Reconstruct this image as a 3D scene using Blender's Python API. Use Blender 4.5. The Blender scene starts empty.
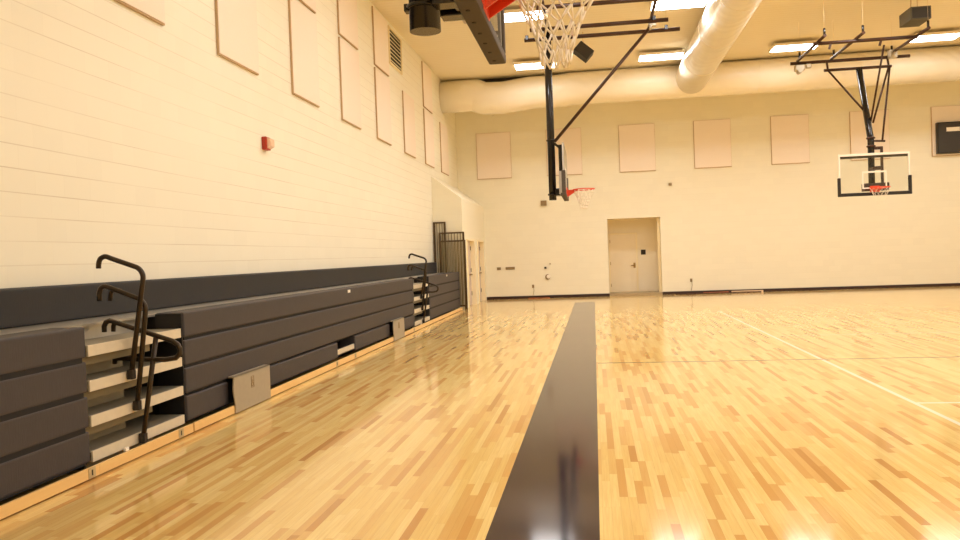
import bpy, bmesh, math, random
from mathutils import Vector, Matrix
random.seed(4)
scene = bpy.context.scene
COL = scene.collection

# ------------------------------------------------------------------ materials
def s2l(c):
    return c / 12.92 if c <= .04045 else ((c + .055) / 1.055) ** 2.4
def rgb(r, g, b):
    return (s2l(r / 255), s2l(g / 255), s2l(b / 255), 1)

class NT:
    """tiny node-tree helper"""
    def __init__(s, name):
        s.m = bpy.data.materials.new(name); s.m.use_nodes = True
        s.t = s.m.node_tree; s.n = s.t.nodes; s.l = s.t.links
        s.bsdf = s.n['Principled BSDF']; s.out = s.n['Material Output']
    def new(s, typ, **kw):
        n = s.n.new(typ)
        for k, v in kw.items(): setattr(n, k, v)
        return n
    def inp(s, sock, v):
        if isinstance(v, bpy.types.NodeSocket): s.l.new(v, sock)
        else: sock.default_value = v
    def math(s, op, a, b=None, c=None):
        n = s.new('ShaderNodeMath', operation=op)
        s.inp(n.inputs[0], a)
        if b is not None: s.inp(n.inputs[1], b)
        if c is not None: s.inp(n.inputs[2], c)
        return n.outputs[0]
    def mix(s, f, a, b, blend='MIX'):
        n = s.new('ShaderNodeMix', data_type='RGBA', blend_type=blend)
        s.inp(n.inputs[0], f); s.inp(n.inputs[6], a); s.inp(n.inputs[7], b)
        return n.outputs[2]
    def pos(s):
        return s.new('ShaderNodeNewGeometry').outputs['Position']
    def obj(s):
        return s.new('ShaderNodeTexCoord').outputs['Object']
    def xyz(s, v):
        n = s.new('ShaderNodeSeparateXYZ'); s.l.new(v, n.inputs[0]); return n.outputs
    def comb(s, x, y, z):
        n = s.new('ShaderNodeCombineXYZ')
        for i, v in enumerate((x, y, z)): s.inp(n.inputs[i], v)
        return n.outputs[0]
    def noise(s, vec, scale, detail=3, rough=.5):
        n = s.new('ShaderNodeTexNoise'); s.l.new(vec, n.inputs['Vector'])
        n.inputs['Scale'].default_value = scale; n.inputs['Detail'].default_value = detail
        n.inputs['Roughness'].default_value = rough
        return n.outputs['Fac']
    def white(s, vec):
        n = s.new('ShaderNodeTexWhiteNoise', noise_dimensions='3D'); s.l.new(vec, n.inputs['Vector']); return n.outputs['Value']
    def bump(s, h, strength=.3, dist=.01):
        n = s.new('ShaderNodeBump'); s.l.new(h, n.inputs['Height'])
        n.inputs['Strength'].default_value = strength; n.inputs['Distance'].default_value = dist
        s.l.new(n.outputs[0], s.bsdf.inputs['Normal'])
    def ramp(s, f, stops):
        n = s.new('ShaderNodeValToRGB'); s.inp(n.inputs[0], f)
        e = n.color_ramp.elements
        while len(e) < len(stops): e.new(.5)
        for k, (p, c) in enumerate(stops): e[k].position = p; e[k].color = c
        return n.outputs[0]

def simple(name, c, rough=.5, metal=0, var=.06, scale=30, bump=0, bscale=None, bdist=.002):
    """plain painted / metal / fabric material with a slight procedural mottling"""
    N = NT(name); b = N.bsdf
    o = N.obj(); f = N.noise(o, scale)
    lo = tuple(x * (1 - var) for x in c[:3]) + (1,); hi = tuple(min(1, x * (1 + var)) for x in c[:3]) + (1,)
    N.l.new(N.mix(f, lo, hi), b.inputs['Base Color'])
    b.inputs['Roughness'].default_value = rough; b.inputs['Metallic'].default_value = metal
    if bump: N.bump(N.noise(o, bscale or scale * 8, 2), bump, bdist)
    return N.m

def emissive(name, c, strength):
    N = NT(name); b = N.bsdf
    b.inputs['Base Color'].default_value = (.9, .9, .9, 1)
    b.inputs['Emission Color'].default_value = c
    b.inputs['Emission Strength'].default_value = strength
    return N.m

def block_wall(name, axis, base, joint, jstr, bstr):
    """painted concrete block: 0.406 x 0.203 m blocks, thin tooled joints; axis = horizontal axis index"""
    N = NT(name); b = N.bsdf
    p = N.xyz(N.pos())
    u = N.math('DIVIDE', p[axis], .4064); v = N.math('DIVIDE', N.math('ADD', p[2], .0), .2154)
    row = N.math('FLOOR', v); par = N.math('MULTIPLY', N.math('MODULO', row, 2.0), .5)
    fu = N.math('FRACT', N.math('ADD', N.math('ADD', u, 200.0), par)); fv = N.math('FRACT', v)
    dv = N.math('MULTIPLY', N.math('MINIMUM', fv, N.math('SUBTRACT', 1.0, fv)), .2154)
    du = N.math('MULTIPLY', N.math('MINIMUM', fu, N.math('SUBTRACT', 1.0, fu)), .4064)
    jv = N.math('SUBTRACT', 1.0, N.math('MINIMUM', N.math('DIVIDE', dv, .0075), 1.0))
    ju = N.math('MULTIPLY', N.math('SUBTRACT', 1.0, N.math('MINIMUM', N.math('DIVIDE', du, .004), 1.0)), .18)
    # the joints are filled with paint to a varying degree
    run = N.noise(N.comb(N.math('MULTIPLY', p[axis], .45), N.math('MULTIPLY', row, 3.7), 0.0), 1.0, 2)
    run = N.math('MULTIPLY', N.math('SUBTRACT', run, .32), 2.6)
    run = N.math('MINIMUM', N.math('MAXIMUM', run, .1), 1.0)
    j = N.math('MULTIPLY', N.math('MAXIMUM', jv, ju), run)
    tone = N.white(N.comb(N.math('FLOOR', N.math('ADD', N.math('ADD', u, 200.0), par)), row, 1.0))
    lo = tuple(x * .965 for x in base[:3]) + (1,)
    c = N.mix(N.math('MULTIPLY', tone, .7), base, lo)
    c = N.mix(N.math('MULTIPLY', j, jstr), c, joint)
    N.l.new(c, b.inputs['Base Color'])
    b.inputs['Roughness'].default_value = .55
    h = N.math('ADD', N.math('MULTIPLY', j, -1.0), N.math('MULTIPLY', N.noise(N.pos(), 60, 2), .25))
    N.bump(h, bstr, .004)
    return N.m

def gym_floor():
    N = NT('maple_gym_floor'); b = N.bsdf
    X, Y, Z = N.xyz(N.pos())
    W = .057
    xr = N.math('ADD', N.math('DIVIDE', X, W), 500.0)
    row = N.math('FLOOR', xr)
    r1 = N.white(N.comb(row, 3.0, 1.0)); r2 = N.white(N.comb(row, 7.0, 2.0))
    L = N.math('ADD', .5, N.math('MULTIPLY', r1, .7))
    yl = N.math('ADD', N.math('DIVIDE', N.math('ADD', Y, 40.0), L), N.math('MULTIPLY', r2, 17.0))
    pl = N.math('FLOOR', yl)
    t = N.white(N.comb(row, pl, 5.0)); t2 = N.white(N.comb(row, pl, 9.0))
    col = N.ramp(t, [(0, rgb(190, 140, 76)), (.05, rgb(208, 160, 92)), (.16, rgb(219, 178, 108)), (.35, rgb(228, 195, 122)), (.65, rgb(234, 206, 134)), (1, rgb(240, 215, 146))])
    g = N.noise(N.comb(N.math('MULTIPLY', X, 60.0), N.math('ADD', N.math('MULTIPLY', Y, 2.2), N.math('MULTIPLY', t2, 50.0)), 0.0), 1.0, 4, .6)
    col = N.mix(N.math('MULTIPLY', N.math('SUBTRACT', g, .38), 1.1), col, rgb(204, 152, 84))
    fx = N.math('FRACT', xr); fy = N.math('FRACT', yl)
    dx = N.math('MULTIPLY', N.math('MINIMUM', fx, N.math('SUBTRACT', 1.0, fx)), W)
    dy = N.math('MULTIPLY', N.math('MULTIPLY', N.math('MINIMUM', fy, N.math('SUBTRACT', 1.0, fy)), L), 1.0)
    seam = N.math('SUBTRACT', 1.0, N.math('MINIMUM', N.math('DIVIDE', N.math('MINIMUM', dx, dy), .0012), 1.0))
    col = N.mix(N.math('MULTIPLY', seam, .5), col, rgb(150, 105, 55))
    def band(v, a, bb):
        return N.math('MULTIPLY', N.math('GREATER_THAN', v, a), N.math('LESS_THAN', v, bb))
    inroom = N.math('LESS_THAN', Y, 26.9)
    # painted court lines
    white = N.math('MULTIPLY', band(X, 3.15, 3.2), N.math('LESS_THAN', Y, 21.6))
    cross = N.math('MULTIPLY', band(Y, 8.62, 8.675), N.math('GREATER_THAN', X, 3.2))
    cross2 = N.math('MULTIPLY', N.math('MULTIPLY', band(Y, 15.2, 15.26), N.math('GREATER_THAN', X, 3.2)), .5)
    w = N.math('MAXIMUM', N.math('MAXIMUM', white, cross), cross2)
    col = N.mix(N.math('MULTIPLY', w, .85), col, rgb(250, 240, 220))
    dark = N.math('MULTIPLY', band(Y, 11.98, 12.05), N.math('GREATER_THAN', X, .0))
    rad = N.math('SQRT', N.math('ADD', N.math('POWER', N.math('SUBTRACT', X, 7.35), 2.0), N.math('POWER', N.math('SUBTRACT', Y, 27.4), 2.0)))
    arc = N.math('MULTIPLY', band(rad, 6.0, 6.05), N.math('LESS_THAN', Y, 27.0))
    rad2 = N.math('SQRT', N.math('ADD', N.math('POWER', N.math('SUBTRACT', X, 7.35), 2.0), N.math('POWER', N.math('SUBTRACT', Y, 22.0), 2.0)))
    arc2 = N.math('MULTIPLY', N.math('MULTIPLY', band(rad2, 1.8, 1.85), N.math('LESS_THAN', Y, 22.0)), .6)
    dk = N.math('MAXIMUM', dark, N.math('MAXIMUM', N.math('MULTIPLY', arc, .6), arc2))
    col = N.mix(N.math('MULTIPLY', dk, .8), col, rgb(88, 62, 44))
    strip = N.math('MULTIPLY', band(X, -.686, -.023), inroom)
    sn = N.noise(N.comb(N.math('MULTIPLY', X, 3.0), N.math('MULTIPLY', Y, 25.0), 0.0), 1.0, 3)
    scol = N.mix(sn, rgb(40, 33, 48), rgb(54, 46, 60))
    col = N.mix(strip, col, scol)
    N.l.new(col, b.inputs['Base Color'])
    rn = N.noise(N.pos(), 1.3, 3)
    N.l.new(N.math('ADD', .07, N.math('MULTIPLY', rn, .06)), b.inputs['Roughness'])
    b.inputs['IOR'].default_value = 1.46
    hb = N.math('ADD', 0.0, N.math('MULTIPLY', N.noise(N.comb(N.math('MULTIPLY', X, 9.0), N.math('MULTIPLY', Y, 2.0), 0.0), 1.0, 2), .5))
    N.bump(hb, .006, .002)
    return N.m

def deck_ceiling():
    N = NT('ceiling_deck'); b = N.bsdf
    X, Y, Z = N.xyz(N.pos())
    f = N.math('FRACT', N.math('DIVIDE', N.math('ADD', Y, 50.0), .203))
    d = N.math('MINIMUM', f, N.math('SUBTRACT', 1.0, f))
    j = N.math('SUBTRACT', 1.0, N.math('MINIMUM', N.math('DIVIDE', d, .09), 1.0))
    c = N.mix(N.noise(N.pos(), 1.5), rgb(236, 226, 202), rgb(240, 232, 210))
    N.l.new(N.mix(N.math('MULTIPLY', j, .32), c, rgb(212, 194, 160)), b.inputs['Base Color'])
    b.inputs['Roughness'].default_value = .7
    N.bump(N.math('MULTIPLY', j, -1.0), .4, .01)
    return N.m

def duct_fabric():
    N = NT('duct_white_wrap'); b = N.bsdf
    p = N.pos()
    b.inputs['Base Color'].default_value = rgb(246, 238, 218)
    b.inputs['Roughness'].default_value = .27
    w = N.new('ShaderNodeTexWave', wave_type='BANDS', bands_direction='DIAGONAL')
    N.l.new(p, w.inputs['Vector']); w.inputs['Scale'].default_value = 1.1; w.inputs['Distortion'].default_value = 6
    w.inputs['Detail'].default_value = 2
    N.bump(N.math('ADD', w.outputs['Fac'], N.noise(p, 2.5, 3)), .25, .03)
    return N.m

def seat_plastic(name, c):
    """dark moulded seat face with fine vertical ribs"""
    N = NT(name); b = N.bsdf
    o = N.obj(); x, y, z = N.xyz(o)
    f = N.noise(o, 14, 4); g = N.noise(N.comb(x, N.math('MULTIPLY', y, 90.0), N.math('MULTIPLY', z, 12.0)), 1.0, 2)
    lo = tuple(v * .8 for v in c[:3]) + (1,); hi = tuple(v * 1.25 for v in c[:3]) + (1,)
    N.l.new(N.mix(N.math('MULTIPLY', N.math('ADD', f, g), .5), lo, hi), b.inputs['Base Color'])
    b.inputs['Roughness'].default_value = .6
    N.bump(g, .25, .004)
    return N.m

def wood_board(name, a, bcol):
    N = NT(name); b = N.bsdf
    x, y, z = N.xyz(N.obj())
    g = N.noise(N.comb(N.math('MULTIPLY', x, 30.0), N.math('MULTIPLY', y, 1.5), N.math('MULTIPLY', z, 45.0)), 1.0, 4, .6)
    N.l.new(N.mix(g, a, bcol), b.inputs['Base Color']); b.inputs['Roughness'].default_value = .35
    return N.m

def glass_mat():
    N = NT('backboard_glass'); N.n.remove(N.bsdf)
    tr = N.new('ShaderNodeBsdfTransparent'); tr.inputs[0].default_value = (.97, .98, .97, 1)
    gl = N.new('ShaderNodeBsdfGlossy'); gl.inputs['Roughness'].default_value = .03
    fr = N.new('ShaderNodeFresnel'); fr.inputs[0].default_value = 1.45
    mx = N.new('ShaderNodeMixShader')
    N.l.new(fr.outputs[0], mx.inputs[0]); N.l.new(tr.outputs[0], mx.inputs[1]); N.l.new(gl.outputs[0], mx.inputs[2])
    N.l.new(mx.outputs[0], N.out.inputs[0])
    return N.m

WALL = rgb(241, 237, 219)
JOINT_SHADE = rgb(160, 134, 94)  # darker than the wall paint: shade of the joint recess put into the colour
M_wall_left = block_wall('painted_block_side', 1, WALL, JOINT_SHADE, .6, .25)
M_wall_far = block_wall('painted_block_end', 0, rgb(240, 235, 214), JOINT_SHADE, .12, .12)
M_floor = gym_floor()
M_ceil = deck_ceiling()
M_duct = duct_fabric()
M_panel = simple('acoustic_fabric', rgb(243, 231, 217), .9, 0, .04, 40, .2, 300)
M_panel_edge = simple('acoustic_edge', rgb(192, 164, 128), .8)
M_seat = seat_plastic('seat_charcoal', rgb(60, 55, 56))
M_seat_end = simple('seat_end_black', rgb(26, 24, 25), .6)
M_backrest = seat_plastic('backrest_black', rgb(31, 31, 33))
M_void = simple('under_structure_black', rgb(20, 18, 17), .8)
M_nosing = simple('nosing_aluminium', rgb(216, 206, 184), .45, .15, .08, 12)
M_tread = simple('tread_galvanised', rgb(146, 138, 118), .45, .35, .12, 6)
M_riser = simple('riser_galvanised', rgb(122, 112, 88), .5, .25, .1, 6)
M_deck = simple('deck_galvanised', rgb(186, 182, 172), .32, .6, .08, 5)
M_kick = wood_board('kick_board_wood', rgb(228, 184, 116), rgb(240, 204, 138))
M_latch = simple('latch_steel', rgb(196, 178, 140), .4, .4)
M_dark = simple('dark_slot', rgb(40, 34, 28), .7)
M_cover = simple('cover_grey', rgb(168, 156, 134), .5, .1, .07, 18)
M_bronze = simple('handrail_bronze', rgb(54, 42, 28), .38, .35, .1, 20)
M_guard = simple('guard_rail_bronze', rgb(84, 64, 36), .45, .2)
M_picket = simple('guard_picket_olive', rgb(134, 118, 80), .5, .1)
M_black = simple('hoop_black_steel', rgb(32, 28, 25), .2, .2, .1, 15)
M_brown = simple('hoop_pipe_brown', rgb(66, 40, 26), .4, .2, .1, 15)
M_galv = simple('galvanised_clamp', rgb(190, 180, 158), .35, .6)
M_rod = simple('hanger_rod_white', rgb(222, 200, 160), .9)
M_pad = simple('board_pad_grey', rgb(78, 68, 56), .7, 0, .12, 20, .2)
M_padblk = simple('board_pad_black', rgb(38, 33, 28), .7, 0, .1, 20)
M_frame_lt = simple('board_frame_grey', rgb(196, 192, 184), .45, .2)
M_white = simple('board_white_paint', rgb(246, 240, 226), .5)
M_glass = glass_mat()
M_orange = simple('rim_orange', rgb(226, 74, 36), .4, 0, .05)
M_net = simple('net_white_cord', rgb(250, 240, 222), .8)
M_lightframe = simple('light_housing_white', rgb(240, 230, 210), .5)
LP = 31
M_lamp = emissive('lamp_diffuser', (1, .99, .98, 1), 13)
M_speaker = simple('speaker_black', rgb(44, 40, 34), .6, 0, .1, 25, .2)
M_olive = simple('speaker_olive', rgb(82, 76, 58), .6, 0, .1, 25, .2)
M_door = simple('door_cream', rgb(238, 224, 194), .45, 0, .03, 4)
M_door_lilac = simple('door_pale_grey', rgb(206, 192, 186), .45, 0, .03, 4)
M_trim = simple('frame_cream', rgb(244, 230, 192), .4, 0, .03, 4)
M_alcove = simple('alcove_paint', rgb(240, 230, 206), .55, 0, .03, 4)
M_base = simple('baseboard_dark', rgb(48, 24, 18), .5)
M_sill = simple('threshold_grey', rgb(170, 152, 118), .5)
M_brass = simple('handle_brass', rgb(170, 140, 84), .3, .7)
M_red = simple('alarm_red', rgb(170, 48, 22), .4)
M_lens = simple('alarm_lens', rgb(244, 206, 178), .2)
M_tan = simple('plate_tan', rgb(142, 120, 82), .5)
M_score = simple('scoreboard_black', rgb(48, 42, 32), .5, 0, .1, 20)
M_cable_o = simple('cable_orange', rgb(168, 88, 44), .5)
M_cable_d = simple('cable_dark', rgb(66, 34, 22), .6)
M_batten = simple('batten_pale', rgb(226, 196, 160), .5)

# ------------------------------------------------------------------ mesh builder
class MB:
    def __init__(s): s.bm = bmesh.new()
    def box(s, x0, x1, y0, y1, z0, z1, bevel=0, seg=2, rot=None):
        b = bmesh.new()
        r = bmesh.ops.create_cube(b, size=1)
        for v in b.verts:
            v.co = Vector(((x0 + x1) / 2 + v.co.x * abs(x1 - x0), (y0 + y1) / 2 + v.co.y * abs(y1 - y0), (z0 + z1) / 2 + v.co.z * abs(z1 - z0)))
        if bevel:
            bmesh.ops.bevel(b, geom=list(b.edges), offset=bevel, segments=seg, affect='EDGES', profile=.6)
        if rot:
            c = Vector(((x0 + x1) / 2, (y0 + y1) / 2, (z0 + z1) / 2))
            bmesh.ops.transform(b, matrix=Matrix.Translation(c) @ rot @ Matrix.Translation(-c), verts=b.verts)
        s.add(b); return s
    def add(s, b):
        me = bpy.data.meshes.new('t'); b.to_mesh(me); b.free()
        s.bm.from_mesh(me); bpy.data.meshes.remove(me)
    def tube(s, pts, r, n=10, closed=False, caps=True):
        P = [Vector(p) for p in pts]; N = len(P)
        rs = r if isinstance(r, (list, tuple)) else [r] * N
        T = []
        for i in range(N):
            if closed: d = P[(i + 1) % N] - P[i - 1]
            elif i == 0: d = P[1] - P[0]
            elif i == N - 1: d = P[-1] - P[-2]
            else: d = (P[i + 1] - P[i]).normalized() + (P[i] - P[i - 1]).normalized()
            T.append(d.normalized())
        ref = Vector((0, 0, 1)) if abs(T[0].z) < .9 else Vector((1, 0, 0))
        u = T[0].cross(ref).normalized(); rings = []
        for i in range(N):
            u = (u - T[i] * u.dot(T[i])).normalized(); w = T[i].cross(u)
            k = 1.0
            if 0 < i < N - 1 or closed:
                a = (P[i] - P[i - 1]).normalized().dot(T[i]); k = 1 / max(a, .6)
            rings.append([s.bm.verts.new(P[i] + (u * math.cos(2 * math.pi * j / n) + w * math.sin(2 * math.pi * j / n)) * rs[i] * (k if k < 1.3 else 1.3)) for j in range(n)])
        for i in range(N if closed else N - 1):
            A, B = rings[i], rings[(i + 1) % N]
            for j in range(n):
                f = s.bm.faces.new((A[j], A[(j + 1) % n], B[(j + 1) % n], B[j])); f.smooth = True
        if caps and not closed:
            s.bm.faces.new(rings[0][::-1]); s.bm.faces.new(rings[-1])
        return s
    def bar(s, a, b, w, h):
        """rectangular bar from a to b"""
        a, b = Vector(a), Vector(b); d = (b - a).normalized()
        ref = Vector((0, 0, 1)) if abs(d.z) < .9 else Vector((0, 1, 0))
        u = d.cross(ref).normalized(); v = u.cross(d)
        q = [[s.bm.verts.new(p + u * sx * w / 2 + v * sy * h / 2) for sx, sy in ((-1, -1), (1, -1), (1, 1), (-1, 1))] for p in (a, b)]
        for j in range(4): s.bm.faces.new((q[0][j], q[0][(j + 1) % 4], q[1][(j + 1) % 4], q[1][j]))
        s.bm.faces.new(q[0][::-1]); s.bm.faces.new(q[1]); return s
    def ring(s, c, R, r, axis='z', n=32, m=8):
        pts = []
        for i in range(n):
            a = 2 * math.pi * i / n; x, y = R * math.cos(a), R * math.sin(a)
            pts.append(Vector(c) + (Vector((x, y, 0)) if axis == 'z' else Vector((x, 0, y)) if axis == 'y' else Vector((0, x, y))))
        return s.tube(pts, r, m, closed=True)
    def prism(s, poly, axis, a, b):
        """polygon of (p,q) extruded along axis from a to b"""
        def P(p, q, t): return {'x': (t, p, q), 'y': (p, t, q), 'z': (p, q, t)}[axis]
        A = [s.bm.verts.new(P(p, q, a)) for p, q in poly]; B = [s.bm.verts.new(P(p, q, b)) for p, q in poly]
        n = len(poly)
        for j in range(n): s.bm.faces.new((A[j], A[(j + 1) % n], B[(j + 1) % n], B[j]))
        s.bm.faces.new(A[::-1]); s.bm.faces.new(B); return s
    def build(s, name, mat, parent=None, origin=(0, 0, 0)):
        bmesh.ops.recalc_face_normals(s.bm, faces=s.bm.faces)
        me = bpy.data.meshes.new(name); O = Vector(origin)
        for v in s.bm.verts: v.co -= O
        s.bm.to_mesh(me); s.bm.free()
        o = bpy.data.objects.new(name, me); COL.objects.link(o); me.materials.append(mat)
        if parent: o.parent = parent
        else: o.location = O
        return o

def tag(o, label=None, cat=None, group=None, kind=None):
    if label: o['label'] = label
    if cat: o['category'] = cat
    if group: o['group'] = group
    if kind: o['kind'] = kind
    return o
def thing(name, loc, label, cat, group=None, rz=0):
    o = bpy.data.objects.new(name, None); COL.objects.link(o)
    o.location = loc; o.rotation_euler = (0, 0, rz); o.empty_display_size = .1
    return tag(o, label, cat, group)
def kids(o): return [c for c in bpy.data.objects if c.parent == o]
def copy_tree(o, loc, label, group=None):
    tree = {}
    for c in bpy.data.objects: tree.setdefault(c.parent, []).append(c)
    def rec(src, par):
        c = src.copy(); COL.objects.link(c); c.parent = par
        for k in tree.get(src, []): rec(k, c)
        return c
    r = rec(o, None); r.location = loc; r['label'] = label
    if group: r['group'] = group
    return r
def struct(mb, name, mat, label=None):
    o = mb.build(name, mat); o['kind'] = 'structure'
    if label: o['label'] = label
    return o
def rounded(pts, rad, n=5):
    """polyline with filleted corners"""
    P = [Vector(p) for p in pts]; out = [P[0]]
    for i in range(1, len(P) - 1):
        a = (P[i - 1] - P[i]); b = (P[i + 1] - P[i]); d = min(rad, a.length * .45, b.length * .45)
        A = P[i] + a.normalized() * d; B = P[i] + b.normalized() * d
        for k in range(n + 1):
            t = k / n; out.append(A * (1 - t) ** 2 + P[i] * 2 * t * (1 - t) + B * t * t)
    out.append(P[-1]); return out

# ------------------------------------------------------------------ the room
XL, XR, YB, YF, ZC = -5.05, 17.0, -4.0, 30.2, 7.8
struct(MB().box(XL - .3, XR + .3, YB - .3, 31.7, -.2, 0), 'floor', M_floor, 'glossy maple gym floor with painted court lines')
struct(MB().box(XL - .3, XR + .3, YB - .3, 31.7, ZC, ZC + .2), 'ceiling', M_ceil, 'tan ribbed deck ceiling')
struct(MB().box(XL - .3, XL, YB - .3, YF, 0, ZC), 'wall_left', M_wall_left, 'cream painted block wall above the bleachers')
struct(MB().box(XR, XR + .3, YB - .3, YF, 0, ZC), 'wall_right', M_wall_far)
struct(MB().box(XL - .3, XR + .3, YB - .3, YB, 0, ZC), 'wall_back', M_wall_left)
DX0, DX1, DZ = .525, 2.455, 2.875
w = MB()
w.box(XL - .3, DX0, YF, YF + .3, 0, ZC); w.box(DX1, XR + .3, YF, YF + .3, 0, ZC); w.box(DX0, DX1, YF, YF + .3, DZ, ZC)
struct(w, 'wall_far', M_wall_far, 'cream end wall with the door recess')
a = MB()
a.box(DX0 - .15, DX0 - .005, YF + .3, 31.6, 0, DZ + .15); a.box(DX1 + .005, DX1 + .15, YF + .3, 31.6, 0, DZ + .15)
a.box(DX0 - .005, DX1 + .005, YF + .3, 31.6, DZ, DZ + .15); a.box(DX0 - .15, DX1 + .15, 31.45, 31.6, 0, DZ)
struct(a, 'wall_recess', M_alcove, 'tan door recess in the end wall')
struct(MB().box(DX0, DX1, YF - .02, 31.45, .001, .09, .006), 'trim_1', M_sill, 'raised grey threshold in the door recess')
# corner trim of the recess, right hand side
struct(MB().box(DX1 - .10, DX1 - .004, YF + .22, YF + .29, .09, DZ - .01, .004), 'trim_2', M_trim, 'pale door jamb on the right of the recess')
struct(MB().box(-4.1, DX0, YF - .02, YF, .0, .105), 'baseboard_left', M_base)
struct(MB().box(DX1, XR, YF - .02, YF, .0, .105), 'baseboard_right', M_base)
# recess door
d = tag(MB().box(.62, 1.60, 31.40, 31.45, .09, 2.30, .004).build('door_1', M_door), 'cream door closed inside the end wall recess', None, None, 'structure')
f = MB(); f.box(.56, .62, 31.38, 31.45, .09, 2.36); f.box(1.60, 1.66, 31.38, 31.45, .09, 2.36); f.box(.62, 1.60, 31.38, 31.45, 2.30, 2.36)
f.build('door_frame', M_trim, d)
h = MB(); h.tube([(1.53, 31.41, 1.1), (1.53, 31.34, 1.1), (1.40, 31.33, 1.1)], .016, 8); h.box(1.49, 1.57, 31.39, 31.405, 1.0, 1.2, .004)
tag(h.build('door_handle', M_brass, d), 'brass lever handle')
for z in (.35, 1.2, 2.05): MB().box(.612, .632, 31.372, 31.402, z - .06, z + .06).build('hinge', M_brass, d)
tag(MB().box(1.79, 1.97, 31.43, 31.45, 1.50, 1.69, .003).build('room_sign', M_dark, None, (1.88, 31.44, 1.5)), 'small dark square sign on the recess wall beside the door', 'sign')

# vestibule block that stands out from the left wall at the far end, sloped top
BX, BY = -4.1, 25.05
doors = [(25.75, 27.35), (28.15, 29.65)]
prof = [(XL, 0), (BX, 0), (BX, 3.53), (XL, 4.27)]
v = MB()
v.prism(prof, 'y', BY, 25.75); v.prism(prof, 'y', 27.35, 28.15); v.prism(prof, 'y', 29.65, YF)
up = [(XL, 2.25), (BX, 2.25), (BX, 3.53), (XL, 4.27)]; bk = [(XL, 0), (BX - .22, 0), (BX - .22, 2.25), (XL, 2.25)]
for y0, y1 in doors: v.prism(up, 'y', y0, y1); v.prism(bk, 'y', y0, y1)
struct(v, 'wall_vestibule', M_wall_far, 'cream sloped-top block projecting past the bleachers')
for n, (y0, y1) in enumerate(doors):
    d = tag(MB().box(BX - .17, BX - .12, y0 + .06, y1 - .06, .01, 2.19, .004).build('door_%d' % (n + 2), M_door_lilac), ('pale door beside the end of the bleachers', 'pale door nearest the far corner')[n], None, None, 'structure')
    f = MB(); f.box(BX - .22, BX + .03, y0, y0 + .06, 0, 2.25); f.box(BX - .22, BX + .03, y1 - .06, y1, 0, 2.25); f.box(BX - .22, BX + .03, y0 + .06, y1 - .06, 2.19, 2.25)
    f.build('door_frame', M_trim, d)
    for z in (.4, 1.2, 1.95): MB().box(BX - .13, BX - .105, y1 - .10, y1 - .065, z - .07, z + .07).build('hinge', M_dark, d)
    h = MB(); h.tube([(BX - .12, y0 + .2, 1.05), (BX - .04, y0 + .2, 1.05), (BX - .04, y1 - .3, 1.05), (BX - .12, y1 - .3, 1.05)], .022, 8)
    tag(h.build('push_bar', M_brass, d), 'brass push bar')

# ------------------------------------------------------------------ acoustic panels and fittings on the walls
g = 'acoustic panels on the left wall'
def wall_panel(x0, x1, y0, y1, z0, z1, label, grp):
    cx, cy = (x0 + x1) / 2, (y0 + y1) / 2
    t = thing('acoustic_panel', (cx, cy, z0), label, 'acoustic panel', grp)
    if x1 - x0 < y1 - y0:   # on the left wall
        MB().box(x0 + .003, x1 - .006, y0, y1, z0, z1).build('panel_frame', M_panel_edge, t, t.location)
        MB().box(x1 - .006, x1 + .004, y0 + .014, y1 - .004, z0 + .02, z1 - .008, .003).build('fabric_face', M_panel, t, t.location)
    else:
        MB().box(x0, x1, y0 + .006, y1 - .003, z0, z1).build('panel_frame', M_panel_edge, t, t.location)
        MB().box(x0 + .014, x1 - .006, y0 - .004, y0 + .006, z0 + .02, z1 - .008, .003).build('fabric_face', M_panel, t, t.location)
low = [(7.73, 'nearest the camera, cut by the top edge'), (10.46, 'second from the camera in the lower row'),
       (13.22, 'third from the camera in the lower row'), (15.95, 'fourth from the camera in the lower row'),
       (18.65, 'below the panel left of the louvre'), (21.46, 'just past the louvre, standing alone'),
       (24.2, 'in the last stacked pair before the corner'), (26.8, 'nearest the far corner, beside the duct end')]
for y, lb in low:
    wall_panel(XL, XL + .04, y, y + 1.33, 4.57, 6.27, 'pinkish panel low on left wall, ' + lb, g)
for y, z1, lb in [(13.22, 7.72, 'the upper one nearest the camera'), (15.95, 7.72, 'the upper one second from the camera'), (18.65, 7.72, 'touching the louvre'), (24.2, 7.72, 'closest to the far duct')]:
    wall_panel(XL, XL + .04, y, y + 1.33, 6.33, z1, 'pinkish panel under the ceiling on left wall, ' + lb, g)
far = [(-4.29, 'left of the side hoop, nearest the corner'), (-1.64, 'behind the black mast of the side hoop'), (1.05, 'above the left half of the door recess'),
       (3.75, 'first to the right of the door recess'), (6.46, 'just left of the main backboard'), (9.17, 'behind the braces of the main hoop'), (11.88, 'behind the scoreboard')]
for x, lb in far:
    wall_panel(x, x + 1.31, YF - .05, YF, 4.58, 6.32, 'pinkish panel on end wall, ' + lb, 'acoustic panels on the end wall')

t = thing('wall_louvre', (XL, 20.75, 6.72), 'slatted louvre vent high on the left wall under the ceiling', 'vent')
MB().box(XL + .003, XL + .015, 20.12, 21.42, 6.74, 7.62).build('vent_back', M_dark, t, t.location)
f = MB(); f.box(XL, XL + .05, 20.08, 20.14, 6.7, 7.66); f.box(XL, XL + .05, 21.40, 21.46, 6.7, 7.66); f.box(XL, XL + .05, 20.14, 21.40, 6.7, 6.75); f.box(XL, XL + .05, 20.14, 21.40, 7.61, 7.66)
f.build('vent_frame', M_trim, t, t.location)
for k in range(8):
    z = 6.80 + k * .103
    MB().box(XL + .030, XL + .042, 20.14, 21.40, z, z + .018).build('slat', M_trim, t, t.location)

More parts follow.
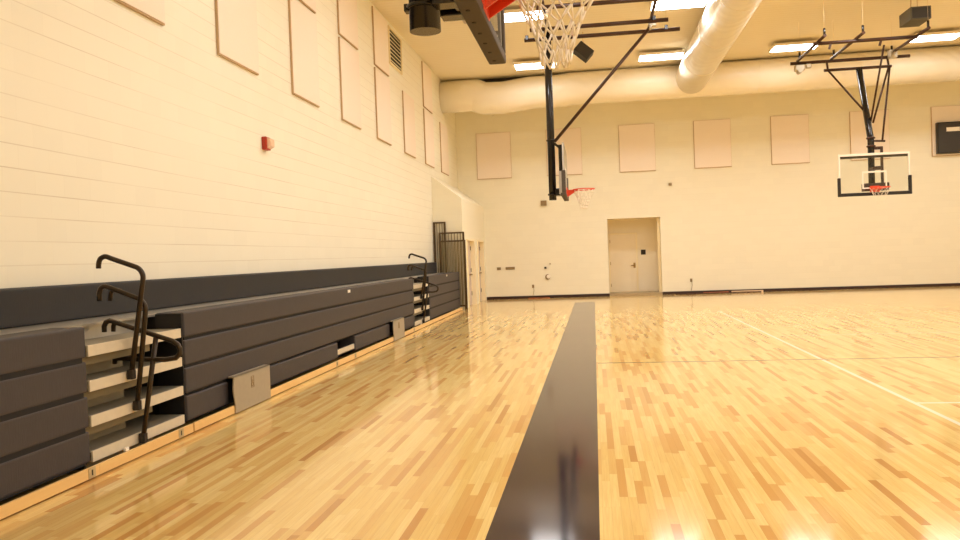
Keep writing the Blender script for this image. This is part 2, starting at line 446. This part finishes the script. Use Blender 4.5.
t = thing('alarm_strobe', (XL, 11.95, 3.45), 'red fire alarm strobe on the left wall above the bleachers', 'fire alarm')
MB().box(XL + .003, XL + .075, 11.86, 12.04, 3.44, 3.64, .008).build('mounting_base', M_red, t, t.location)
l = MB(); l.prism([(XL + .075, 3.46), (XL + .14, 3.49), (XL + .14, 3.6), (XL + .075, 3.63)], 'y', 11.9, 12.03)
tag(l.build('strobe_lens', M_lens, t, t.location), 'clear pinkish lens')

def plate(name, x0, x1, z0, z1, label, cat, mat, dp=.03):
    o = MB().box(x0, x1, YF - dp, YF - .003, z0, z1, .004).build(name, mat, None, ((x0 + x1) / 2, YF, z0))
    return tag(o, label, cat)
plate('wall_speaker_box', -1.92, -1.70, 3.48, 3.67, 'small tan box on end wall below the side hoop', 'wall box', M_tan, .08)
plate('wall_sensor', 2.80, 2.91, 4.01, 4.10, 'tiny dark sensor on end wall above and right of door recess', 'sensor', M_tan, .07)
plate('switch_plate', -3.67, -3.52, 1.12, 1.22, 'small single switch plate, left of the two by the corner', 'switch', M_tan)
plate('switch_plate', -3.34, -2.99, 1.12, 1.22, 'wide triple switch plate, right of the two by the corner', 'switch', M_tan)
plate('key_switch', -1.87, -1.79, 1.10, 1.18, 'tiny dark key switch above the round dial on end wall', 'switch', M_dark)
t = thing('wall_dial', (-1.75, YF, .72), 'round white dial with dark left edge on end wall', 'dial')
m = MB(); m.tube([(-1.75, YF - .003, .80), (-1.75, YF - .05, .80)], .10, 16); m.build('dial_base', M_tan, t, t.location)
m = MB(); m.tube([(-1.72, YF - .05, .81), (-1.72, YF - .07, .81)], .075, 16); tag(m.build('dial_face', M_white, t, t.location), 'white round face')
plate('wall_sensor', -1.67, -1.63, 1.26, 1.31, 'tiny pale sensor above and right of the round dial', 'sensor', M_tan)
for nm, x, z, lb in [('wall_outlet', -2.32, .40, 'small outlet left of the door recess with a cord hanging down'), ('wall_outlet', 3.5, .44, 'small outlet right of the door recess with a cord hanging down')]:
    t = thing(nm, (x, YF, z), lb, 'outlet', 'outlets low on the end wall')
    MB().box(x - .04, x + .04, YF - .02, YF - .003, z, z + .12, .004).build('outlet_plate', M_tan, t, t.location)
    m = MB(); m.tube([(x + .01, YF - .03, z + .04), (x + .03, YF - .035, z - .1), (x - .01, YF - .03, .12)], .007, 6); m.build('cord', M_tan, t, t.location)
# cords on the floor along the end wall
def cord(name, pts, r, mat, label):
    o = MB().tube(rounded(pts, .3), r, 8).build(name, mat, None, pts[0]); return tag(o, label, 'cable')
cord('power_cable', [(-2.5, 30.02, .018), (-2.2, 30.05, .018), (-1.95, 29.98, .018), (-1.7, 30.08, .018)], .014, M_cable_o, 'orange cord lying at the foot of end wall near the outlet left of recess')
cord('power_cable', [(2.9, 29.9, .022), (3.4, 29.75, .022), (4.1, 29.95, .022), (4.7, 29.8, .022), (5.3, 29.95, .022), (5.9, 29.85, .022)], .02, M_cable_d, 'dark cord snaking at the foot of end wall right of recess')
cord('power_cable', [(3.9, 30.05, .03), (4.4, 30.0, .03), (4.8, 30.08, .03)], .025, M_cable_o, 'orange brown cord bundled right of the door recess')
tag(MB().box(4.9, 6.0, 30.0, 30.1, .0, .07, .006).build('floor_batten', M_batten, None, (5.4, 30.05, 0)), 'pale strip lying against the end wall baseboard', 'batten')

# scoreboard
t = thing('scoreboard', (12.9, YF, 4.65), 'black scoreboard with a white plate on the end wall at right', 'scoreboard')
MB().box(12.0, 13.8, YF - .2, YF - .06, 4.65, 5.74, .01).build('scoreboard_body', M_score, t, t.location)
MB().box(12.30, 12.73, YF - .21, YF - .2, 5.41, 5.55).build('name_plate', M_white, t, t.location)
f = MB(); f.box(12.0, 13.8, YF - .215, YF - .2, 4.65, 4.68); f.box(12.0, 13.8, YF - .215, YF - .2, 5.71, 5.74); f.box(12.0, 12.03, YF - .215, YF - .2, 4.68, 5.71)
f.build('scoreboard_frame', M_black, t, t.location)

# ------------------------------------------------------------------ ducts
t = thing('air_duct', (XL, 27.5, 7.22), 'fat white round duct along the far end with a branch overhead between the lights', 'duct')
def duct(part, pts, r, fil, seams):
    d = MB().tube(rounded(pts, fil, 6), r, 40).build(part, M_duct, t, t.location)
    for c, ax in seams: MB().ring(c, r + .002, .006, ax, 40, 6).build('duct_seam', M_duct, d, t.location)  # thin raised seam rings round the duct, nothing hangs from them
duct('main_duct', [(XL + .003, 27.5, 7.235), (-3.85, 27.5, 7.235), (-3.62, 27.5, 7.11), (-2.9, 27.5, 7.09), (-1.95, 27.5, 7.20), (-1.5, 27.5, 7.20), (-1.0, 27.5, 7.19), (-.6, 27.5, 7.24), (XR - .003, 27.5, 7.24)], .545, .1,
     [((-4.3, 27.5, 7.235), 'x'), ((-3.3, 27.5, 7.04), 'x')] + [((x, 27.5, 7.24), 'x') for x in (1.2, 5.5, 8.6, 11.6)])
duct('branch_duct', [(3.36, 27.15, 7.265), (3.36, YB + .003, 7.265)], .52, .1, [((3.36, y, 7.265), 'y') for y in (24.4, 21.2, 18)])

struct(MB().box(XL + .003, XR - .003, 27.62, 27.75, 7.66, 7.797), 'trim_3', M_dark, 'dark strip added as shade in the gap between duct and ceiling')  # invented strip, its dark colour stands in for shade above the duct
# ------------------------------------------------------------------ ceiling lights
rows = [(25.45, 'far row'), (20.1, 'second row')]
cols = [(-1.62, 'nearest the bleacher wall'), (2.25, 'left of the long duct'), (6.22, 'over the main hoop frame'), (10.2, 'right of the main hoop frame'), (13.7, 'x')]
for y, rn in rows:
    for x, cn in cols:
        if x > 13 or (y < 21 and x > 3): continue
        lb = 'glowing rectangular ceiling light, %s, %s' % (rn, cn)
        t = thing('ceiling_light', (x, y, ZC), lb, 'ceiling light', 'ceiling lights')
        f = MB(); f.box(x - .68, x + .68, y - .38, y + .38, 7.62, 7.70, .01)
        for sx in (-.5, .5): f.tube([(x + sx, y, 7.7), (x + sx, y, ZC)], .01, 6)
        f.build('light_housing', M_lightframe, t, t.location)
        MB().box(x - .64, x + .64, y - .34, y + .34, 7.605, 7.62).build('diffuser', M_lamp, t, t.location)
        L = bpy.data.lights.new('fixture_lamp', 'AREA'); L.shape = 'RECTANGLE'; L.size = 1.28; L.size_y = .68
        L.color = (.96, .985, 1.03); L.energy = (LP - 13) * 1.28 * .68 * math.pi; L.spread = math.radians(135)
        o = bpy.data.objects.new('fixture_lamp', L); COL.objects.link(o); o.location = (x, y, 7.6)
for y in (25.45, 20.1, 15.0, 9.9, 4.8, -.3):
    for x, cn in cols:
        if (y > 20 and x < 3) or (y > 25 and x < 13) or (y < 5 and x < 0): continue   # those are the fixtures above
        L = bpy.data.lights.new('ceiling_lamp', 'AREA'); L.shape = 'RECTANGLE'; L.size = 1.28; L.size_y = .68
        L.color = (.96, .985, 1.03); L.energy = LP * 1.28 * .68 * math.pi
        o = bpy.data.objects.new('ceiling_lamp', L); COL.objects.link(o); o.location = (x, y, 7.6)

# speakers hung from the ceiling
t = thing('hanging_speaker', (-.1, 22.6, 7.05), 'small black speaker box tilted like a diamond beside the net', 'speaker')
R = Matrix.Rotation(math.radians(41), 4, 'Y') @ Matrix.Rotation(math.radians(-12), 4, 'X')
MB().box(-.335, .135, 22.4, 22.7, 7.07, 7.39, .012, 2, R).build('speaker_box', M_speaker, t, t.location)
m = MB(); m.tube([(-.1, 22.6, 7.25), (-.1, 22.6, ZC)], .014, 8); m.build('speaker_bracket', M_rod, t, t.location)
t = thing('hanging_speaker', (8.1, 21.4, 7.06), 'large dark olive speaker box hung from the ceiling at upper right', 'speaker')
MB().box(7.87, 8.34, 21.0, 21.75, 7.06, 7.37, .01).build('speaker_box', M_olive, t, t.location)
MB().box(7.90, 8.31, 20.99, 21.0, 7.09, 7.34).build('speaker_grille', M_speaker, t, t.location)
for yy in (21.2, 21.6): MB().tube([(8.1, yy, 7.37), (8.1, yy, ZC)], .012, 8).build('speaker_bracket', M_rod, t, t.location)

# ------------------------------------------------------------------ basketball hoops
def net_mesh(c, R0, R1, drop, r, sway=(0, 0), n=12, lv=6):
    m = MB()
    def P(i, k):
        t = i / lv; a = 2 * math.pi * (k + .5 * (i % 2)) / n
        R = R1 + (R0 - R1) * (1 - t) ** 1.5 if t < 1 else R1 * 1.06
        jx, jy = random.uniform(-.008, .008) * (i > 0), random.uniform(-.008, .008) * (i > 0)
        return Vector((c[0] + R * math.cos(a) + sway[0] * t * t + jx, c[1] + R * math.sin(a) + sway[1] * t * t + jy, c[2] - drop * (t ** .92)))
    G = [[P(i, k) for k in range(n)] for i in range(lv + 1)]
    for i in range(lv):
        for k in range(n):
            for s in ((0, -1) if i % 2 == 0 else (0, 1)):
                a, b = G[i][k], G[i + 1][(k + s) % n]
                mid = (a + b) / 2 + Vector((0, 0, -.006))
                m.tube([a, mid, b], r, 5)
    return m

def hoop_board(t, O, back, thick_pad, padmat, side):
    """builds the backboard, pad, rim and net of a hoop in a local frame.
    local: u across the board, n out of the face, z up; returns nothing"""
    pass

def side_hoop(y, label):
    t = thing('basketball_hoop', (-.85, y, 2.84), label, 'basketball hoop', 'side court hoops')
    O = t.location; P = lambda m, n, mt, lb=None, par=None: tag(m.build(n, mt, par or t, O), lb)
    P(MB().tube([(-.86, y, 2.84), (-.86, y, 6.56)], .082, 24), 'mast', M_black, 'black round mast')
    P(MB().ring((-.86, y, 2.965), .086, .013).box(-.965, -.935, y - .03, y + .03, 2.945, 2.985, .004), 'mast_collar', M_black)
    P(MB().ring((-.86, y, 4.16), .085, .02), 'mast_collar', M_black)
    # lower and upper arms that carry the board
    lo = MB().box(-.79, -.63, y - .16, y - .05, 2.93, 3.09, .006).box(-.79, -.63, y + .05, y + .16, 2.93, 3.09, .006).box(-.80, -.72, y - .16, y + .16, 2.99, 3.05, .006)
    P(lo, 'lower_arm', M_black)
    for yy in (-.11, .11):
        for zz in (2.97, 3.05): P(MB().tube([(-.70, y + yy, zz), (-.70, y + yy + (.065 if yy > 0 else -.065), zz)], .012, 6), 'bolt', M_galv)
    P(MB().box(-.70, -.61, y - .09, y + .09, 3.45, 4.05, .01).bar((-.80, y, 4.1), (-.66, y, 3.98), .05, .05), 'upper_bracket', M_black)
    P(MB().box(-.70, -.62, y - .3, y + .3, 2.95, 3.45, .008), 'goal_frame', M_frame_lt, 'pale grey frame behind the board')
    # board
    g = P(MB().box(-.578, -.556, y - .90, y + .90, 2.93, 3.97), 'backboard_glass', M_glass)
    f = MB(); x0, x1 = -.592, -.553
    f.box(x0, x1, y - .915, y - .88, 2.91, 3.98); f.box(x0, x1, y + .88, y + .915, 2.91, 3.98); f.box(x0, x1, y - .88, y + .88, 2.91, 2.95); f.box(x0, x1, y - .88, y + .88, 3.945, 3.98)
    P(f, 'backboard_frame', M_frame_lt)
    q = MB(); x0, x1 = -.5555, -.5535
    for a, b, c, d in ((-.305, -.255, 3.05, 3.51), (.255, .305, 3.05, 3.51), (-.255, .255, 3.46, 3.51), (-.255, .255, 3.05, 3.10)): q.box(x0, x1, y + a, y + b, c, d)
    P(q, 'target_square', M_white, 'white painted square')
    pd = MB(); pd.box(-.645, -.535, y - .945, y + .945, 2.868, 2.93, .012)
    for s in (-1, 1): pd.box(-.62, -.535, y + s * .945 - (.06 if s > 0 else 0), y + s * .945 + (.06 if s < 0 else 0), 2.93, 3.40, .010)
    P(pd, 'board_pad', M_pad, 'dark grey edge padding')
    for k in range(9): P(MB().tube([(-.60, y - .84 + k * .21, 2.872), (-.60, y - .84 + k * .21, 2.864)], .012, 8), 'pad_rivet', M_dark)
    # rim
    c = (-.175, y, 3.05)
    rm = MB().ring(c, .234, .011, 'z', 40, 8)
    rm.prism([(-.535, y - .09), (-.535, y + .09), (-.36, y + .13), (-.30, y + .16), (-.30, y - .16), (-.36, y - .13)], 'z', 3.03, 3.045)
    rm.box(-.552, -.53, y - .115, y + .115, 2.90, 3.10, .004)
    for s in (-1, 1):
        rm.prism([(-.54, 2.90), (-.54, 3.04), (-.31, 3.04)], 'y', y + s * .085 - .006, y + s * .085 + .006)
    rim = P(rm, 'rim', M_orange, 'orange rim and bracket')
    nm = net_mesh((c[0], c[1], 3.035), .232, .07, .42, .0056, (-.01, .0))
    P(nm, 'net', M_net, 'white cord net', rim)
    # brace and ceiling frame
    P(MB().tube([(-.78, y, 4.13), (1.44, y, 6.56)], .036, 10), 'diagonal_brace', M_brown)
    P(MB().box(1.34, 1.50, y - .06, y + .06, 6.50, 6.68, .01).tube([(1.36, y - .1, 6.42), (1.48, y + .1, 6.74)], .03, 8), 'brace_clamp', M_galv)
    for dy, a, b in ((-1.62, -.98, 1.75), (-.07, -1.23, 1.75), (.74, -1.42, 2.08)):
        P(MB().tube([(a, y + dy, 6.6), (b, y + dy, 6.6)], .045, 10), 'frame_pipe', M_brown)
        for xx in (a + .06, b - .3):
            P(MB().tube([(xx, y + dy, 6.6), (xx, y + dy, ZC)], .0025, 6), 'hanger_rod', M_rod)
            P(MB().box(xx - .035, xx + .035, y + dy - .055, y + dy + .055, 6.6, 6.70, .006), 'pipe_clamp', M_black)
    for xx in (-.85, 1.40):
        P(MB().tube([(xx, y - 1.85, 6.68), (xx, y + .95, 6.68)], .035, 10), 'frame_pipe', M_brown)
    return t
sh = side_hoop(17.8, 'side hoop on a black mast hanging before the end wall')
copy_tree(sh, (-.825, 4.14, 2.84), 'side hoop overhead at top, its pad, rim and white net cut by the edge', 'side court hoops')

def main_hoop():
    X, y = 7.315, 22.2
    t = thing('main_court_hoop', (X, y, 2.87), 'glass backboard hoop facing the camera, hung on braces at right', 'basketball hoop')
    O = t.location; P = lambda m, n, mt, lb=None, par=None: tag(m.build(n, mt, par or t, O), lb)
    P(MB().tube(rounded([(7.36, 23.3, 6.42), (7.39, 22.62, 4.4), (7.38, 22.6, 3.08)], .1, 4), .082, 20), 'mast', M_black, 'glossy black mast')
    P(MB().ring((7.39, 22.62, 4.42), .085, .03).ring((7.39, 22.61, 4.2), .085, .03), 'mast_collar', M_brown)
    P(MB().box(7.60, 7.66, 22.52, 22.58, 3.05, 4.16, .006).box(7.44, 7.66, 22.53, 22.58, 4.1, 4.18, .006).box(7.46, 7.62, 22.53, 22.57, 3.6, 3.66), 'height_adjuster', M_brown)
    P(MB().bar((7.44, 22.6, 4.34), (7.74, 22.6, 4.32), .05, .05), 'brace_arm', M_brown)
    P(MB().tube([(6.45, 23.3, 6.43), (8.2, 23.3, 6.43)], .04, 10), 'pivot_bar', M_brown)
    for a, b in (((6.55, 23.3, 6.43), (7.43, 22.86, 5.05)), ((8.13, 23.3, 6.43), (7.52, 22.8, 4.85)), ((8.16, 23.3, 6.44), (7.68, 22.62, 4.33)), ((7.58, 22.0, 6.72), (7.45, 22.78, 4.85))):
        P(MB().tube([a, b], .026, 8), 'brace_rod', M_brown)
    for yy, a, b, in ((21.36, 5.67, 8.15), (23.5, 5.62, 8.75)):
        P(MB().tube([(a, yy, 6.72), (b, yy, 6.72)], .045, 10), 'frame_pipe', M_brown)
    for xx in (5.82, 6.72, 8.22):
        P(MB().tube([(xx, 20.85, 6.79), (xx, 23.55, 6.79)], .04, 10), 'frame_pipe', M_brown)
        for yy in (20.9, 23.3):
            P(MB().tube([(xx, yy, 6.8), (xx, yy, ZC)], .0025, 6), 'hanger_rod', M_rod)
            P(MB().tube([(xx, yy, 6.78), (xx, yy, 6.98)], .03, 8), 'pipe_clamp', M_black)
    for xx in (6.55, 8.13):
        P(MB().bar((xx, 23.4, 6.72), (xx, 23.3, 6.43), .05, .03), 'pivot_hanger', M_brown)
    P(MB().box(5.72, 5.98, 23.38, 23.58, 6.5, 6.66, .02).box(6.02, 6.16, 23.42, 23.55, 6.56, 6.68, .02).tube([(5.85, 23.35, 6.5), (5.85, 23.6, 6.5)], .07, 12), 'winch', M_galv, 'silver winch')
    P(MB().box(8.1, 8.3, 23.1, 23.3, 6.62, 6.84, .02).tube([(8.12, 22.9, 6.62), (8.30, 23.2, 6.86)], .035, 8), 'frame_bracket', M_galv)
    for xx in (6.1, 7.3): P(MB().bar((xx, 21.36, 6.72), (xx - .05, 21.36, 6.56), .05, .05), 'pulley', M_brown)
    P(MB().box(7.1, 7.7, 22.25, 22.55, 3.0, 3.2, .01).box(7.3, 7.55, 22.24, 22.5, 3.55, 3.62), 'lower_arm', M_brown)
    x0, x1 = X - .88, X + .88
    P(MB().box(x0 + .02, x1 - .02, y - .006, y + .012, 2.93, 3.97), 'backboard_glass', M_glass)
    f = MB(); a, b = y - .012, y + .02
    f.box(x0, x0 + .04, a, b, 2.9, 3.98); f.box(x1 - .04, x1, a, b, 2.9, 3.98); f.box(x0 + .04, x1 - .04, a, b, 2.9, 2.95); f.box(x0 + .04, x1 - .04, a, b, 3.92, 3.98)
    P(f, 'backboard_frame', M_white, 'white board border')
    P(MB().box(x0 + .02, x1 - .02, y + .02, y + .07, 3.86, 3.93), 'back_rail', M_pad)
    q = MB(); a, b = y - .010, y - .007
    for p0, p1, c, d in ((-.305, -.27, 3.05, 3.51), (.27, .305, 3.05, 3.51), (-.27, .27, 3.465, 3.51), (-.27, .27, 3.05, 3.085)): q.box(X + p0, X + p1, a, b, c, d)
    P(q, 'target_square', M_white, 'white painted square')
    pd = MB().box(x0 - .03, x1 + .03, y - .035, y + .05, 2.87, 2.955, .012)
    for s in (-1, 1): pd.box(X + s * .91 - (.07 if s > 0 else 0), X + s * .91 + (.07 if s < 0 else 0), y - .035, y + .05, 2.95, 3.36, .012)
    P(pd, 'board_pad', M_padblk, 'black edge padding')
    c = (X, y - .40, 3.05)
    rm = MB().ring(c, .234, .012, 'z', 40, 8)
    rm.prism([(X - .09, y - .035), (X + .09, y - .035), (X + .16, y - .24), (X - .16, y - .24)], 'z', 3.03, 3.045)
    rm.box(X - .12, X + .12, y - .035, y - .014, 2.96, 3.12, .004)
    for s in (-1, 1): rm.prism([(y - .03, 2.96), (y - .03, 3.04), (y - .22, 3.04)], 'x', X + s * .085 - .006, X + s * .085 + .006)
    rim = P(rm, 'rim', M_orange, 'orange rim and bracket')
    P(net_mesh((c[0], c[1], 3.035), .232, .09, .40, .0025), 'net', M_net, 'white cord net', rim)
main_hoop()

# ------------------------------------------------------------------ bleachers (folded against the left wall)
TH = .0076
def bx(y): return -3.985 - TH * (y - 5)
def broot(name, y0, label, cat, grp):
    return thing(name, (bx(y0), y0, 0), label, cat, grp, TH)
ROWZ = [(.115, .365), (.395, .645), (.675, .925), (.955, 1.205)]
gb = 'folded bleacher sections along the left wall'
def section(y0, y1, label, gaps, covers, latches, plates, cap):
    t = broot('bleacher_section', y0, label, 'bleachers', gb)
    L = y1 - y0
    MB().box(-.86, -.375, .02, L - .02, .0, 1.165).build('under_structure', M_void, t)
    for k, (z0, z1) in enumerate(ROWZ):
        spans = [(0, L)]
        if k == 0 and gaps:
            spans = []; p = 0
            for a, b in gaps: spans.append((p, a - y0)); p = b - y0
            spans.append((p, L))
        for a, b in spans:
            m = MB().box(-.37, -.07, a, b, z0, z1, .022, 3)
            m.build('seat_row', M_seat, t)
    if cap:
        MB().box(-.36, -.085, -.02, -.001, .11, 1.195).build('end_cap', M_seat_end, t)
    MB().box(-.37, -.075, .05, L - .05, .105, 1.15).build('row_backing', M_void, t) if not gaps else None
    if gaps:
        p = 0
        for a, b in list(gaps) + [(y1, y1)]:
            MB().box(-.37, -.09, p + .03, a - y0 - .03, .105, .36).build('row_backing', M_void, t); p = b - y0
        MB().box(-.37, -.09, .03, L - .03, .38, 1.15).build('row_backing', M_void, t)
    kb = MB().box(-.025, 0, 0, L, .012, .098, .003).build('kick_board', M_kick, t)
    for a in latches:
        q = MB().box(-.002, .004, a - y0 - .045, a - y0 + .045, .015, .097, .002).build('latch_plate', M_latch, t)
        MB().box(.004, .006, a - y0 - .008, a - y0 + .008, .035, .08).build('latch_slot', M_dark, q)
    for a, b in covers:
        q = MB()
        n = 14; pts = []
        for k in range(n + 1):
            pts.append((a - y0 + .02 * math.sin(k / n * 6.28 + .6), .012 + (.42 - .012) * k / n))
        q.prism(pts + [(b - y0, .42), (b - y0, .012)], 'x', .004, .018)
        q.box(-.06, .018, a - y0 + .02, b - y0, .405, .42)
        cv = q.build('cover_panel', M_cover, t); cv['label'] = 'pale grey flat cover panel with a small dark symbol'
        e = MB(); cy, cz = (a + b) / 2 - y0 - .02, .285; K = .62
        def E(p, q): return (.020, cy + p * K, cz + q * K)
        e.ring(E(0, -.035), .034 * K, .004, 'x', 20, 6)
        e.bar(E(-.01, -.01), E(-.015, .06), .005, .010)
        e.tube([(.019, cy - .015 * K, cz + .082 * K), (.022, cy - .015 * K, cz + .082 * K)], .014 * K, 10)
        for p, q in (((-.012, .03), (.03, .03)), ((-.01, 0), (.035, 0)), ((.033, 0), (.05, -.05))): e.bar(E(*p), E(*q), .005, .007)
        for p, q in (((-.055, .115), (.06, .115)), ((-.055, -.09), (.06, -.09)), ((-.055, .115), (-.055, -.09)), ((.06, .115), (.06, -.09))): e.bar(E(*p), E(*q), .004, .004)
        e.build('access_symbol', M_tan, cv)
    for a, b in gaps:
        if any(abs(a - c0) < .3 for c0, c1 in covers): continue
        MB().box(-.11, -.09, a - y0, b - y0, .16, .235).build('nosing', M_nosing, t)
        MB().box(-.37, -.09, a - y0, b - y0, .15, .16).build('tread', M_tread, t)
    for a in plates:
        MB().box(-.0705, -.066, a - y0 - .07, a - y0 + .07, 1.125, 1.175).build('number_plate', M_white, t)
    return t
section(1.5, 5.90, 'near bleacher section at left edge, cut off by the photo', [], [], [5.80], [], False)
section(7.47, 18.07, 'long middle bleacher section between the two stepped aisles', [(8.40, 9.36), (12.33, 13.3), (15.72, 16.66)], [(8.36, 9.36), (15.70, 16.64)], [12.05, 13.05, 17.65], [13.05], True)
section(19.9, 24.75, 'far bleacher section under the guard rails by the doors', [], [], [], [22.5], True)

def aisle(y0, y1, label, latches):
    t = broot('bleacher_aisle', y0, label, 'bleacher steps', 'stepped aisles between the bleacher sections')
    L = y1 - y0
    T = [.195, .48, .765, 1.05]
    for k, z in enumerate(T):
        MB().box(-.09, -.07, .025, L - .035, z - .09, z, .003).build('nosing', M_nosing, t)
        MB().box(-.56, -.09, .002, L - .022, z - .012, z - .001).build('tread', M_tread, t)
        MB().box(-.155, -.14, .03, L * .68, z - .165, z - .09 - .002).build('lower_lip', M_riser, t)
        if k < 3: MB().box(-.36, -.34, .03, L * .6, z, T[k + 1] - .013).build('riser', M_tread, t)
    MB().box(-.47, -.45, .002, L - .022, 1.05, 1.168).build('riser', M_deck, t)
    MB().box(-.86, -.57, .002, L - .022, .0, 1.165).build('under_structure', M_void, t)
    MB().box(-.025, 0, 0, L, .012, .098, .003).build('kick_board', M_kick, t)
    for a in latches:
        q = MB().box(-.002, .004, a - .045, a + .045, .015, .097, .002).build('latch_plate', M_latch, t)
        MB().box(.004, .006, a - .008, a + .008, .035, .08).build('latch_slot', M_dark, q)
    MB().box(-.05, -.026, L * .27, L * .27 + .05, .095, .125, .004).build('clip', M_white, t)
    return t
aisle(5.901, 7.445, 'near stepped aisle of cream edged treads at left', [1.30])
aisle(18.071, 19.875, 'far stepped aisle beyond the second grey cover panel', [])

# top row: galvanised deck and long backrest on the wall
t = thing('bleacher_top_row', (-4.9, 1.5, 0), 'long black backrest and grey deck behind the bleacher sections', 'bleacher backrest')
m = MB(); m.prism([(-4.36, 1.5), (-4.36 - TH * 23.2, 24.7), (-5.04, 24.7), (-5.04, 1.5)], 'z', 1.17, 1.19)
m.build('deck', M_deck, t, t.location)
m = MB(); m.box(-5.035, -4.90, 1.5, 24.7, 1.192, 1.53, .03, 3)
m.build('backrest', M_backrest, t, t.location)

# handrails: hooked bronze tubes bolted to the nosings of the near aisle, then copied to the far aisle
def rail_thing(label, y, base, parts):
    b = (base[0], y, base[1])
    t = thing('aisle_handrail', b, label + ' in the near aisle', 'handrail', 'bronze aisle handrails')
    for nm, pts, rad, r, dy in parts:
        P = [(x, y + dy, z) for x, z in pts]
        MB().tube(rounded(P, rad, 6) if rad else P, r, 12).build(nm, M_bronze, t, b)
    MB().box(-4.058, base[0] + .028, y - .027, y + .027, base[1] - .045, base[1] + .04, .006).build('foot_bracket', M_dark, t, b)
    yy = y + 12.3
    copy_tree(t, (b[0] - TH * 12.3 - .004, yy, b[2]), label + ' in the far aisle')
R1 = [(-4.029, .740), (-3.876, 1.60), (-3.914, 1.661), (-4.172, 1.754), (-4.227, 1.777), (-4.276, 1.757), (-4.293, 1.715), (-4.295, 1.67)]
R2 = [(-4.030, .455), (-3.908, 1.322), (-3.953, 1.385), (-4.242, 1.498), (-4.292, 1.514), (-4.327, 1.500), (-4.346, 1.453), (-4.347, 1.383)]
rail_thing('tallest bronze hooked handrail', 6.46, (-4.029, .740), [('rail', R1, .05, .022, 0)])
rail_thing('middle bronze hooked handrail with two hooked tips', 6.53, (-4.030, .455), [('rail', R2, .05, .022, 0),
    ('second_hook', [(-4.165, 1.468), (-4.233, 1.478), (-4.262, 1.455), (-4.275, 1.381)], .03, .02, .045)])
R3 = [(-4.360, 1.101), (-4.358, 1.153), (-4.339, 1.188), (-4.301, 1.202), (-3.867, 1.058), (-3.708, 1.006), (-3.664, .975), (-3.645, .938), (-3.649, .891), (-3.686, .855), (-3.792, .842), (-4.075, .852), (-4.20, .862), (-4.25, .862), (-4.268, .85), (-4.272, .815)]
rail_thing('lowest bronze handrail with a looped front end', 6.60, (-4.029, .151), [('rail', R3, 0, .022, 0),
    ('post', [(-4.029, .151), (-3.865, 1.054)], 0, .022, 0), ('second_hook', [(-4.24, 1.175), (-4.28, 1.176), (-4.297, 1.153), (-4.302, 1.10)], 0, .02, .045)])

# guard rails standing at the far end of the bleachers
def guard(x0, x1, y, ztop, zmid, n, label, foot=0.0):
    t = thing('guard_rail', ((x0 + x1) / 2, y, foot), label, 'guard rail', 'guard rails at the end of the bleachers')
    f = MB(); r = .03
    for x in (x0, x1): f.box(x - r, x + r, y - .02, y + .02, foot, ztop, .005)
    f.box(x0 + r, x1 - r, y - .02, y + .02, ztop - .05, ztop, .005)
    if zmid: f.box(x0 + r, x1 - r, y - .02, y + .02, zmid - .04, zmid, .005)
    f.box(x0 + r, x1 - r, y - .02, y + .02, foot + .1, foot + .15, .005)
    f.build('guard_frame', M_guard, t, t.location)
    for k in range(n):
        x = x0 + (x1 - x0) * (k + 1) / (n + 1)
        MB().box(x - .011, x + .011, y - .008, y + .008, foot + .15, ztop - .05).build('picket', M_picket, t, t.location)
guard(-5.0, -4.66, 25.0, 2.80, 0, 3, 'tall narrow guard rail against the left wall beyond the bleachers')
guard(-4.82, -4.06, 24.93, 2.46, 0, 7, 'wide guard rail with open top pickets beside the pale doors')
guard(-4.80, -4.02, 24.86, 2.20, 0, 16, 'low guard rail of dense olive pickets in front of the wide one')

# ------------------------------------------------------------------ camera, world, view
F = 800.0
def norm(v): return Vector(v).normalized()
Yc = norm((594 - 480, 270 - 252.5, F)); Hc = Vector((1, .037, 0))
Zc = Yc.cross(Hc).normalized()
if Zc.y < 0: Zc = -Zc
Xc = Zc.cross(Yc).normalized()
if Xc.x < 0: Xc = -Xc
right = Vector((Xc.x, Yc.x, Zc.x)); upv = Vector((Xc.y, Yc.y, Zc.y)); fwd = Vector((Xc.z, Yc.z, Zc.z))
cam = bpy.data.cameras.new('camera'); co = bpy.data.objects.new('camera', cam); COL.objects.link(co)
cam.sensor_width = 36; cam.lens = F / 960 * 36; cam.clip_end = 200
m3 = Matrix((right, upv, -fwd)).transposed()
co.matrix_world = Matrix.Translation((0, 0, 1.65)) @ m3.to_4x4()
scene.camera = co

wd = bpy.data.worlds.new('world'); scene.world = wd; wd.use_nodes = True
wd.node_tree.nodes['Background'].inputs[0].default_value = (1, .9, .75, 1)
wd.node_tree.nodes['Background'].inputs[1].default_value = .05
vs = scene.view_settings
vs.view_transform = 'Standard'; vs.look = 'None'; vs.exposure = 0.0; vs.gamma = 1.0; vs.use_curve_mapping = False
scene.cycles.use_denoising = True
scene.cycles.max_bounces = 12; scene.cycles.diffuse_bounces = 8; scene.cycles.glossy_bounces = 5; scene.cycles.transparent_max_bounces = 12
